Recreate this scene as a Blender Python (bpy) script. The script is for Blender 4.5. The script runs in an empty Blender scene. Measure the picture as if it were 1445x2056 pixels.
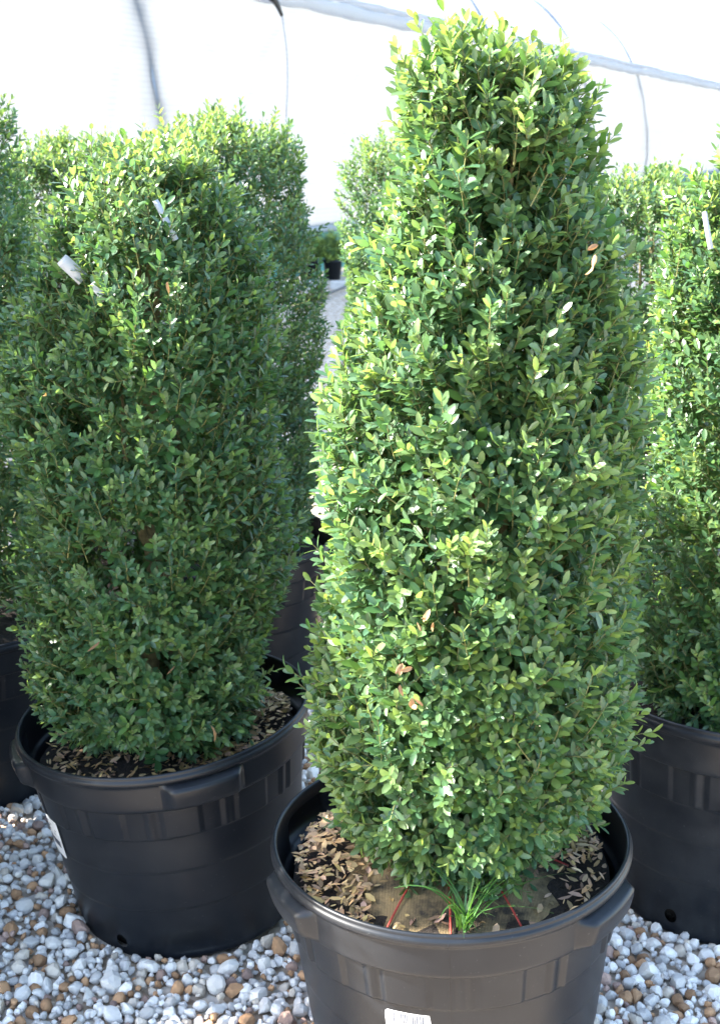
import bpy, math
import numpy as np
from mathutils import Matrix, Vector

# ------------------------------------------------------------------ camera, sky, sun, exposure
scn = bpy.context.scene
col = scn.collection
PITCH = math.radians(16.2); FPX = 2600.0; CAMH = 1.555
cam_d = bpy.data.cameras.new('camera'); cam = bpy.data.objects.new('camera', cam_d); col.objects.link(cam)
cam.location = (0, 0, CAMH); cam.rotation_euler = (math.radians(90) - PITCH, 0, 0)
cam_d.sensor_fit = 'VERTICAL'; cam_d.sensor_height = 36.0; cam_d.lens = FPX / 2056 * 36
cam_d.clip_start = 0.05; cam_d.clip_end = 2000
cam_d.dof.use_dof = True; cam_d.dof.focus_distance = 2.05; cam_d.dof.aperture_fstop = 9.0
scn.camera = cam
SUN_AZ = math.atan2(-0.998, 0.03); SUN_EL = math.radians(36)
world = bpy.data.worlds.new('World'); scn.world = world; world.use_nodes = True
wn = world.node_tree.nodes; wl = world.node_tree.links
bg = wn['Background']; sky = wn.new('ShaderNodeTexSky'); sky.sky_type = 'NISHITA'; sky.sun_disc = False
sky.sun_elevation = SUN_EL; sky.sun_rotation = SUN_AZ; sky.air_density = 1.2; sky.dust_density = 1.7; sky.ozone_density = 1.0
wl.new(sky.outputs[0], bg.inputs[0]); bg.inputs[1].default_value = 0.15
sun_d = bpy.data.lights.new('sun', 'SUN'); sun = bpy.data.objects.new('sun', sun_d); col.objects.link(sun)
sun_d.energy = 5.0; sun_d.angle = math.radians(0.5); sun_d.color = (1.0, 0.95, 0.86)
sdir = Vector((math.sin(SUN_AZ) * math.cos(SUN_EL), math.cos(SUN_AZ) * math.cos(SUN_EL), math.sin(SUN_EL)))
sun.rotation_euler = sdir.to_track_quat('Z', 'Y').to_euler(); sun.location = (-6, 3, 6)
scn.view_settings.view_transform = 'Standard'; scn.view_settings.look = 'None'
scn.view_settings.exposure = 2.7; scn.view_settings.gamma = 1.0
scn.render.engine = 'CYCLES'
cy = scn.cycles; cy.max_bounces = 5; cy.diffuse_bounces = 3; cy.glossy_bounces = 2; cy.transmission_bounces = 4; cy.transparent_max_bounces = 6

# ------------------------------------------------------------------ helpers
GZ = -.035   # ground level (pot rims stand at .42)
rng = np.random.default_rng(11)
cp, sp = math.cos(PITCH), math.sin(PITCH)
def ray(x, y):
    u = (x - 722.5) / FPX; v = (1028 - y) / FPX
    return np.array([u, cp + v * sp, -sp + v * cp])
def at_z(x, y, z=GZ):
    r = ray(x, y); t = (z - CAMH) / r[2]; return np.array([r[0] * t, r[1] * t, z])
def at_y(x, y, Y):
    r = ray(x, y); t = Y / r[1]; return np.array([r[0] * t, Y, CAMH + r[2] * t])
def project(P):
    Q = np.asarray(P, float) - np.array([0, 0, CAMH])
    d = Q[..., 1] * cp - Q[..., 2] * sp
    return 722.5 + FPX * Q[..., 0] / d, 1028 - FPX * (Q[..., 1] * sp + Q[..., 2] * cp) / d, d
def nrm(v): return v / np.maximum(np.linalg.norm(v, axis=-1, keepdims=True), 1e-9)

def build(name, verts, faces, mats, parent=None, cols=None, midx=None, smooth=True, link=True):
    """faces: int array (n,3)/(n,4), or a list of such arrays"""
    me = bpy.data.meshes.new(name)
    verts = np.asarray(verts, np.float32)
    if not isinstance(faces, list): faces = [faces]
    faces = [np.asarray(f, np.int32) for f in faces if len(f)]
    loops = np.concatenate([f.ravel() for f in faces])
    tot = np.concatenate([np.full(len(f), f.shape[1], np.int32) for f in faces])
    start = np.concatenate([[0], np.cumsum(tot)[:-1]]).astype(np.int32)
    me.vertices.add(len(verts)); me.vertices.foreach_set('co', verts.ravel())
    me.loops.add(len(loops)); me.loops.foreach_set('vertex_index', loops)
    me.polygons.add(len(tot)); me.polygons.foreach_set('loop_start', start)
    if not isinstance(mats, (list, tuple)): mats = [mats]
    for m in mats: me.materials.append(m)
    if midx is not None: me.polygons.foreach_set('material_index', np.asarray(midx, np.int32))
    me.polygons.foreach_set('use_smooth', np.full(len(tot), smooth, bool))
    if cols is not None:
        a = me.color_attributes.new('Col', 'FLOAT_COLOR', 'POINT')
        c4 = np.ones((len(verts), 4), np.float32); c4[:, :3] = cols
        a.data.foreach_set('color', c4.ravel())
    me.update(calc_edges=True); me.validate()
    if not link: return me
    return add(name, me, parent)
def add(name, me, parent=None):
    o = bpy.data.objects.new(name, me); col.objects.link(o)
    if parent is not None: o.parent = parent
    return o
def tag(o, label=None, cat=None, group=None, kind=None):
    if label: o['label'] = label
    if cat: o['category'] = cat
    if group: o['group'] = group
    if kind: o['kind'] = kind
    return o
def empty(name, loc):
    o = bpy.data.objects.new(name, None); col.objects.link(o); o.location = loc
    o.empty_display_size = 0.1
    return o
class MB:
    def __init__(s): s.v = []; s.f = []; s.c = []; s.n = 0
    def put(s, v, f, c=None):
        v = np.asarray(v, float); s.v.append(v); s.f.append(np.asarray(f) + s.n); s.n += len(v)
        if c is not None: s.c.append(np.broadcast_to(np.asarray(c, float), (len(v), 3)))
    def tube(s, pts, rad, k=8, c=None, cap=True):
        pts = np.asarray(pts, float); n = len(pts); rad = np.broadcast_to(np.asarray(rad, float), (n,))
        t = nrm(np.gradient(pts, axis=0)); ref = np.array([0.0, 0, 1]) if abs(t[0][2]) < .9 else np.array([1.0, 0, 0])
        a = nrm(np.cross(t, ref)); b = np.cross(t, a)
        th = np.arange(k) / k * 2 * np.pi
        v = pts[:, None] + rad[:, None, None] * (np.cos(th)[None, :, None] * a[:, None] + np.sin(th)[None, :, None] * b[:, None])
        v = v.reshape(-1, 3); f = []
        for i in range(n - 1):
            for j in range(k):
                q = (i * k + j, i * k + (j + 1) % k, (i + 1) * k + (j + 1) % k, (i + 1) * k + j)
                f += [(q[0], q[1], q[2]), (q[0], q[2], q[3])]
        if cap:
            for j in range(1, k - 1):
                f.append((0, j + 1, j)); e = (n - 1) * k; f.append((e, e + j, e + j + 1))
        s.put(v, f, c)
    def box(s, x0, x1, y0, y1, z0, z1, c=None):
        v = [(x, y, z) for z in (z0, z1) for y in (y0, y1) for x in (x0, x1)]
        q = [(0, 2, 3, 1), (4, 5, 7, 6), (0, 1, 5, 4), (2, 6, 7, 3), (0, 4, 6, 2), (1, 3, 7, 5)]
        f = [t for a, b, c_, d in q for t in ((a, b, c_), (a, c_, d))]
        s.put(v, f, c)
    def build(s, name, mat, parent=None, smooth=True):
        return build(name, np.concatenate(s.v), np.concatenate(s.f), mat, parent, np.concatenate(s.c) if s.c else None, smooth=smooth)

def grid_faces(n, m, wrap=False):
    i = np.arange(n - 1)[:, None]; mm = m if wrap else m - 1
    j = np.arange(mm)[None]
    a = i * m + j; b = i * m + (j + 1) % m
    return np.stack([a, b, b + m, a + m], -1).reshape(-1, 4)

# ------------------------------------------------------------------ materials
def mat(name):
    m = bpy.data.materials.new(name); m.use_nodes = True
    return m, m.node_tree.nodes, m.node_tree.links, m.node_tree.nodes['Principled BSDF']
def noise(n, l, scale, detail=4, rough=.6, coord='Object'):
    tc = n.new('ShaderNodeTexCoord'); t = n.new('ShaderNodeTexNoise')
    t.inputs['Scale'].default_value = scale; t.inputs['Detail'].default_value = detail; t.inputs['Roughness'].default_value = rough
    l.new(tc.outputs[coord], t.inputs['Vector']); return t
def ramp(n, l, src, stops):
    r = n.new('ShaderNodeValToRGB'); l.new(src, r.inputs[0]); e = r.color_ramp.elements
    while len(e) < len(stops): e.new(.5)
    for k, (p, c) in enumerate(stops): e[k].position = p; e[k].color = (*c, 1)
    return r
def bump(n, l, src, b, strength, dist):
    k = n.new('ShaderNodeBump'); k.inputs['Strength'].default_value = strength; k.inputs['Distance'].default_value = dist
    l.new(src, k.inputs['Height']); l.new(k.outputs[0], b.inputs['Normal'])

def leaf_material(name, rough, trans):
    m, n, l, b = mat(name)
    at = n.new('ShaderNodeAttribute'); at.attribute_name = 'Col'
    t = noise(n, l, 90, 2)
    mx = n.new('ShaderNodeMix'); mx.data_type = 'RGBA'; mx.blend_type = 'MULTIPLY'; mx.inputs[0].default_value = .5
    r = ramp(n, l, t.outputs[0], [(.3, (.7, .75, .7)), (.7, (1.15, 1.1, 1.0))])
    l.new(at.outputs['Color'], mx.inputs[6]); l.new(r.outputs[0], mx.inputs[7])
    l.new(mx.outputs[2], b.inputs['Base Color']); b.inputs['Roughness'].default_value = rough
    b.inputs['Specular IOR Level'].default_value = .65
    tr = n.new('ShaderNodeBsdfTranslucent')
    m2 = n.new('ShaderNodeMix'); m2.data_type = 'RGBA'; m2.blend_type = 'MULTIPLY'; m2.inputs[0].default_value = 1
    m2.clamp_result = False
    l.new(mx.outputs[2], m2.inputs[6]); m2.inputs[7].default_value = (2.5, 2.2, 1.1, 1)
    l.new(m2.outputs[2], tr.inputs[0])
    ms = n.new('ShaderNodeMixShader'); ms.inputs[0].default_value = trans
    l.new(b.outputs[0], ms.inputs[1]); l.new(tr.outputs[0], ms.inputs[2]); l.new(ms.outputs[0], n['Material Output'].inputs[0])
    return m
M_leaf = leaf_material('boxwood_leaf', .37, .38)
M_grass = leaf_material('grass_blade', .45, .35)
M_dead = leaf_material('dead_leaf', .7, .12)

m, n, l, b = mat('twig_bark'); M_twig = m
t = noise(n, l, 60); r = ramp(n, l, t.outputs[0], [(.3, (.10, .115, .035)), (.7, (.20, .19, .07))])
l.new(r.outputs[0], b.inputs['Base Color']); b.inputs['Roughness'].default_value = .75
m, n, l, b = mat('trunk_bark'); M_bark = m
t = noise(n, l, 45, 6); r = ramp(n, l, t.outputs[0], [(.3, (.07, .06, .03)), (.7, (.24, .20, .10))])
l.new(r.outputs[0], b.inputs['Base Color']); b.inputs['Roughness'].default_value = .85; bump(n, l, t.outputs[0], b, .6, .004)

def pot_material(name, dust):
    m, n, l, b = mat(name)
    t = noise(n, l, 7, 6, .65); t2 = noise(n, l, 160, 3, .6)
    r = ramp(n, l, t.outputs[0], [(.35, (.006, .008, .012)), (.75, (.006 + dust, .008 + dust, .0115 + dust))])
    r2 = ramp(n, l, t2.outputs[0], [(.66, (0, 0, 0)), (.74, (.05, .05, .05))])
    mx = n.new('ShaderNodeMix'); mx.data_type = 'RGBA'; mx.blend_type = 'ADD'; mx.inputs[0].default_value = .6
    l.new(r.outputs[0], mx.inputs[6]); l.new(r2.outputs[0], mx.inputs[7]); l.new(mx.outputs[2], b.inputs['Base Color'])
    b.inputs['Specular IOR Level'].default_value = .32
    rr = n.new('ShaderNodeMapRange'); l.new(t.outputs[0], rr.inputs[0]); rr.inputs[3].default_value = .27; rr.inputs[4].default_value = .47
    l.new(rr.outputs[0], b.inputs['Roughness']); bump(n, l, t2.outputs[0], b, .10, .001)
    return m
M_pot = pot_material('black_plastic', .008)
M_pot_dusty = pot_material('dusty_black_plastic', .024)

m, n, l, b = mat('potting_soil'); M_soil = m
t = noise(n, l, 70, 6, .7); r = ramp(n, l, t.outputs[0], [(.3, (.008, .006, .005)), (.7, (.05, .035, .025))])
l.new(r.outputs[0], b.inputs['Base Color']); b.inputs['Roughness'].default_value = .95; bump(n, l, t.outputs[0], b, 1, .02)
m, n, l, b = mat('burlap'); M_burlap = m
tc = n.new('ShaderNodeTexCoord')
w1 = n.new('ShaderNodeTexWave'); w1.inputs['Scale'].default_value = 130; w1.inputs['Distortion'].default_value = 1.5; w1.bands_direction = 'X'
w2 = n.new('ShaderNodeTexWave'); w2.inputs['Scale'].default_value = 130; w2.inputs['Distortion'].default_value = 1.5; w2.bands_direction = 'Y'
l.new(tc.outputs['Object'], w1.inputs['Vector']); l.new(tc.outputs['Object'], w2.inputs['Vector'])
mm = n.new('ShaderNodeMath'); mm.operation = 'MULTIPLY'; l.new(w1.outputs[1], mm.inputs[0]); l.new(w2.outputs[1], mm.inputs[1])
t = noise(n, l, 14, 5, .65)
r1 = ramp(n, l, t.outputs[0], [(.38, (.05, .04, .028)), (.55, (.34, .245, .12))])
r2 = ramp(n, l, mm.outputs[0], [(0, (.5, .5, .5)), (.5, (1, 1, 1))])
mx = n.new('ShaderNodeMix'); mx.data_type = 'RGBA'; mx.blend_type = 'MULTIPLY'; mx.inputs[0].default_value = 1
l.new(r1.outputs[0], mx.inputs[6]); l.new(r2.outputs[0], mx.inputs[7]); l.new(mx.outputs[2], b.inputs['Base Color'])
b.inputs['Roughness'].default_value = .95; bump(n, l, mm.outputs[0], b, .6, .002)

def plain(name, c, rough=.5):
    m, n, l, b = mat(name); t = noise(n, l, 25, 3)
    r = ramp(n, l, t.outputs[0], [(.3, tuple(x * .85 for x in c)), (.7, tuple(min(1, x * 1.1) for x in c))])
    l.new(r.outputs[0], b.inputs['Base Color']); b.inputs['Roughness'].default_value = rough
    return m
M_twine = plain('red_twine', (.36, .045, .03), .7)
M_label = plain('white_label', (.78, .78, .78), .4)
M_ink = plain('grey_ink', (.07, .08, .11), .6)
M_tag = plain('white_tag', (.33, .35, .38), .55)
M_pipe = plain('galvanised_pipe', (.12, .15, .20), .5)
M_clip = plain('black_clip', (.012, .014, .016), .5)
M_cord = plain('grey_cord', (.30, .31, .33), .7)
M_hose = plain('black_hose', (.02, .02, .022), .5)
M_timber = plain('weathered_timber', (.52, .50, .49), .8)

m, n, l, b = mat('green_shade_mesh'); M_green = m
t = noise(n, l, 3, 3); r = ramp(n, l, t.outputs[0], [(.3, (.03, .16, .15)), (.7, (.05, .22, .20))])
l.new(r.outputs[0], b.inputs['Base Color']); b.inputs['Roughness'].default_value = .7

def plastic(name, clear, weave, alb=1.0):
    m, n, l, b = mat(name)
    t = noise(n, l, 1.1, 5, .6)
    tc = n.new('ShaderNodeTexCoord'); mp = n.new('ShaderNodeMapping'); mp.inputs['Scale'].default_value = (.25, .25, 6)
    l.new(tc.outputs['Object'], mp.inputs[0]); st = n.new('ShaderNodeTexNoise'); st.inputs['Scale'].default_value = 1.2; st.inputs['Detail'].default_value = 4
    l.new(mp.outputs[0], st.inputs['Vector'])
    r = ramp(n, l, st.outputs[0], [(.35, (.84 * alb, .87 * alb, .90 * alb)), (.62, (.90 * alb, .95 * alb, 1.0 * alb))])
    src = r.outputs[0]
    if weave:
        ck = n.new('ShaderNodeTexBrick'); ck.offset = 0; ck.inputs['Scale'].default_value = 1
        ck.inputs['Brick Width'].default_value = .05; ck.inputs['Row Height'].default_value = .05; ck.inputs['Mortar Size'].default_value = .005
        ck.inputs['Color1'].default_value = (1, 1, 1, 1); ck.inputs['Color2'].default_value = (1, 1, 1, 1); ck.inputs['Mortar'].default_value = (.86, .87, .89, 1)
        uv = n.new('ShaderNodeUVMap'); uv.uv_map = 'UVMap'; l.new(uv.outputs[0], ck.inputs['Vector'])
        mx = n.new('ShaderNodeMix'); mx.data_type = 'RGBA'; mx.blend_type = 'MULTIPLY'; mx.inputs[0].default_value = 1
        l.new(src, mx.inputs[6]); l.new(ck.outputs[0], mx.inputs[7]); src = mx.outputs[2]
    df = n.new('ShaderNodeBsdfDiffuse'); tr = n.new('ShaderNodeBsdfTranslucent'); tp = n.new('ShaderNodeBsdfTransparent')
    l.new(src, df.inputs[0]); l.new(src, tr.inputs[0])
    m1 = n.new('ShaderNodeMixShader'); m1.inputs[0].default_value = .66; l.new(df.outputs[0], m1.inputs[1]); l.new(tr.outputs[0], m1.inputs[2])
    m2 = n.new('ShaderNodeMixShader'); m2.inputs[0].default_value = clear; l.new(m1.outputs[0], m2.inputs[1]); l.new(tp.outputs[0], m2.inputs[2])
    l.new(m2.outputs[0], n['Material Output'].inputs[0])
    return m
M_film = plastic('greenhouse_film', .04, False, .72)
M_curtain = plastic('woven_curtain_film', .015, True, .40)
M_roll = plastic('rolled_film', .0, False, .66)

m, n, l, b = mat('ground_gravel'); M_ground = m
vo = n.new('ShaderNodeTexVoronoi'); vo.inputs['Scale'].default_value = 34; tc = n.new('ShaderNodeTexCoord'); l.new(tc.outputs['Object'], vo.inputs['Vector'])
r = ramp(n, l, vo.outputs['Color'], [(.0, (.22, .15, .10)), (.35, (.38, .30, .22)), (.65, (.48, .40, .32)), (1, (.58, .53, .47))])
l.new(r.outputs[0], b.inputs['Base Color']); b.inputs['Roughness'].default_value = .9; bump(n, l, vo.outputs['Distance'], b, .8, .02)

m, n, l, b = mat('gravel_stone'); M_stone = m
at = n.new('ShaderNodeAttribute'); at.attribute_name = 'Col'; t = noise(n, l, 110, 5, .7)
r = ramp(n, l, t.outputs[0], [(.3, (.78, .76, .74)), (.65, (1.06, 1.05, 1.04))])
mx = n.new('ShaderNodeMix'); mx.data_type = 'RGBA'; mx.blend_type = 'MULTIPLY'; mx.inputs[0].default_value = .8
l.new(at.outputs['Color'], mx.inputs[6]); l.new(r.outputs[0], mx.inputs[7]); l.new(mx.outputs[2], b.inputs['Base Color'])
b.inputs['Roughness'].default_value = .8; bump(n, l, t.outputs[0], b, .5, .002)

# ------------------------------------------------------------------ ground
G = 400.0
ground = build('ground', [(-G, -G, GZ), (G, -G, GZ), (G, G, GZ), (-G, G, GZ)], np.array([[0, 1, 2, 3]]), M_ground)
tag(ground, 'pale gravel ground of the nursery yard', None, None, 'structure')

# ------------------------------------------------------------------ hoop house
W0 = np.array([-0.907, 14.56]); WD = np.array([11.9, 27.0]); WL = np.linalg.norm(WD); WD = WD / WL; WL *= 1.12
WIN = np.array([-WD[1], WD[0]])          # inward (away from the camera)
HH, HW, HP = 4.63, 4.0, 3.1
def arch_s(z): return HW * (1 - (1 - np.clip(z / HH, 0, 1) ** HP) ** (1 / HP))
def wall_pt(t, z, s):                    # t metres along the wall, s metres inward
    p = W0 + WD * t + WIN * s
    return np.array([p[0], p[1], z])
hoop_house = empty('hoop_house', wall_pt(0, 0, 0))
tag(hoop_house, 'long white plastic hoop house behind the potted shrubs', 'greenhouse')
HO = np.array(hoop_house.location)
T0, T1 = -14.0, 56.0
ZR, ZB = 3.02, .53                       # rail height, lower edge of the side curtain
def sheet(name, prof, m, uv=True, wob=.0, nt=160):
    ts = np.linspace(T0, T1, nt); prof = np.array(prof)
    v = np.zeros((nt, len(prof), 3))
    ph = np.linspace(0, 40, nt)
    for k, (s, z) in enumerate(prof):
        wv = wob * (np.sin(ts * 1.7 + k * .35) + .7 * np.sin(ts * 4.1 - k * .6) + .5 * np.sin(ts * .6 + k))
        p = W0 + WD * ts[:, None] + WIN * (s + wv)[:, None]
        v[:, k, :2] = p; v[:, k, 2] = z + wv * .3
    o = build(name, v.reshape(-1, 3) - HO, grid_faces(nt, len(prof)), m, hoop_house)
    me = o.data; uvl = me.uv_layers.new(name='UVMap')
    arc = np.concatenate([[0], np.cumsum(np.linalg.norm(np.diff(prof, axis=0), axis=1))])
    vi = np.empty(len(me.loops), np.int32); me.loops.foreach_get('vertex_index', vi)
    u = np.stack([ts[vi // len(prof)], arc[vi % len(prof)]], -1).astype(np.float32)
    uvl.data.foreach_set('uv', u.ravel())
    return o
zs = np.linspace(ZB, ZR, 26)
sheet('side_curtain', [(arch_s(z) - .035, z) for z in zs], M_curtain, wob=.012)
# roof film: from the rail over the ridge and down the far side
zt = np.concatenate([np.linspace(ZR + .05, 4.2, 12), np.linspace(4.25, HH, 10)])
pr = [(arch_s(z) - .012, z) for z in zt] + [(2 * HW - arch_s(z) + .012, z) for z in zt[::-1][1:]] + [(2 * HW - arch_s(z), z) for z in np.linspace(2.7, .5, 8)]
sheet('roof_film', pr, M_film, wob=.01)
# rolled curtain bundle along the hip rail
ts = np.linspace(T0, T1, 500)
for dz, ds, r0, nm in ((0.0, -.085, .078, 'hip_rail'), (.13, -.05, .045, 'rolled_film')):
    mb = MB(); wob = .008 * np.sin(ts * 1.3) + .005 * np.sin(ts * 5.3 + 1) + .003 * np.sin(ts * 11)
    s = arch_s(ZR) + ds
    pts = np.concatenate([W0 + WD * ts[:, None] + WIN * s, (ZR + dz + wob)[:, None]], 1) - HO
    mb.tube(pts, r0 * (1 + .08 * np.sin(ts * 3.1 + dz * 30) + .06 * np.sin(ts * 7.7)), 10); mb.build(nm, M_roll, hoop_house)
# lower roll of the curtain, green skirt and base board
mb = MB(); pts = np.concatenate([W0 + WD * ts[:, None] + WIN * (arch_s(ZB) - .05), (ZB - .02 + .006 * np.sin(ts * 3))[:, None]], 1) - HO
mb.tube(pts, .04, 8); mb.build('curtain_roll_bar', M_roll, hoop_house)
sheet('green_skirt', [(.0, .0), (.0, .2), (.0, .4), (.0, ZB + .04)], M_green, wob=.006)
for k in (-2, -1, 0, 2, 3, 4, 7):
    t_ = (-.068 + .162 * k) * WL
    if not T0 < t_ < T1: continue
    mb = MB(); zz = np.concatenate([np.linspace(0, 4.2, 30), np.linspace(4.25, HH, 10)])
    prof = [(arch_s(z) + .062, z - (.05 if z > 4.2 else 0)) for z in zz]; prof = prof + [(2 * HW - s, z) for s, z in prof[::-1][1:]]
    mb.tube(np.array([wall_pt(t_, z, s) for s, z in prof]) - HO, .085, 10); mb.build('hoop', M_pipe, hoop_house)
# black clip and hanging cord
def wall_px(x, y, off=-.10):             # point of the curtain seen at a pixel
    best = None
    for t_ in np.linspace(-6, 40, 3000):
        z = 1.5
        for _ in range(3):
            p = wall_pt(t_, z, arch_s(z) + off); X, Y, D = project(p); z += (Y - y) * D / FPX * -1 * -1 * (-1) if False else (Y - y) * D / FPX
        X, Y, D = project(wall_pt(t_, z, arch_s(z) + off))
        if best is None or abs(X - x) < best[0]: best = (abs(X - x), wall_pt(t_, z, arch_s(z) + off))
    return best[1]
c0 = wall_px(545, -6, -.16); c1 = wall_px(566, 32, -.16)
mb = MB(); tt = np.linspace(0, 1, 8)[:, None]
mb.tube(c0 + (c1 - c0) * tt + np.array([0, 0, .03]) * np.sin(tt * np.pi) - HO, np.linspace(.045, .02, 8), 8); mb.build('clip', M_clip, hoop_house)
c2 = wall_px(582, 300, -.08); mb = MB(); tt = np.linspace(0, 1, 14)[:, None]
mb.tube(c1 + (c2 - c1) * tt + np.array([.03, 0, 0]) * np.sin(tt * 5) - HO, .008, 5); mb.build('cord', M_cord, hoop_house)

# ------------------------------------------------------------------ leaf template
def leaf_tmpl(kind):
    if kind == 0:    # 10 triangles
        x = np.array([0, 1, .34, .70, .17, .50, .83, .17, .50, .83]); y = np.array([0, 0, 0, 0, .56, 1, .74, -.56, -1, -.74])
        f = [(0, 4, 2), (4, 5, 2), (2, 5, 3), (5, 6, 3), (3, 6, 1), (0, 2, 7), (7, 2, 8), (2, 3, 8), (8, 3, 9), (3, 1, 9)]
    elif kind == 1:  # 8
        x = np.array([0, 1, .36, .68, .27, .70, .27, .70]); y = np.array([0, 0, 0, 0, .85, .92, -.85, -.92])
        f = [(0, 4, 2), (2, 4, 5), (2, 5, 3), (3, 5, 1), (0, 2, 6), (2, 7, 6), (2, 3, 7), (3, 1, 7)]
    else:            # 6
        x = np.array([0, 1, .5, .27, .70, .27, .70]); y = np.array([0, 0, 0, .85, .9, -.85, -.9])
        f = [(0, 3, 2), (2, 3, 4), (2, 4, 1), (0, 2, 5), (2, 6, 5), (2, 1, 6)]
    return x, y, np.array([(a, c, b_) for a, b_, c in f])
def leaves_mesh(P, D, N, L, W, fold, curl, cols, kind):
    x, y, f = leaf_tmpl(kind); k = len(x)
    D = nrm(D); N = nrm(N - (N * D).sum(-1, keepdims=True) * D); S = np.cross(N, D)
    hw = (W / 2)[:, None]
    v = P[:, None] + (L[:, None] * x)[..., None] * D[:, None] + (hw * y)[..., None] * S[:, None] \
        + (fold[:, None] * hw * np.abs(y) - curl[:, None] * L[:, None] * x * x)[..., None] * N[:, None]
    F = (f[None] + (np.arange(len(P)) * k)[:, None, None]).reshape(-1, 3)
    sh = np.where(np.abs(y) < .01, 1.12, 1.0)          # paler midrib
    C = cols[:, None] * sh[None, :, None]
    return v.reshape(-1, 3), F, C.reshape(-1, 3)

PROTO = []
def leaf_protos():
    r = np.random.default_rng(5)
    for k in range(14):
        g = r.random(); c = np.array([.040, .105, .038]) * (1 - g) + np.array([.085, .175, .045]) * g
        v, f, c_ = leaves_mesh(np.zeros((1, 3)), np.array([[1.0, 0, 0]]), np.array([[0, 0, 1.0]]), np.array([1.0]), np.array([r.uniform(.37, .48)]),
                               np.array([r.uniform(.15, .4)]), np.array([r.uniform(-.02, .16)]), c[None], 0)
        PROTO.append(build('leaf', v, f, M_leaf, cols=c_, link=False))
leaf_protos()

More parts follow.
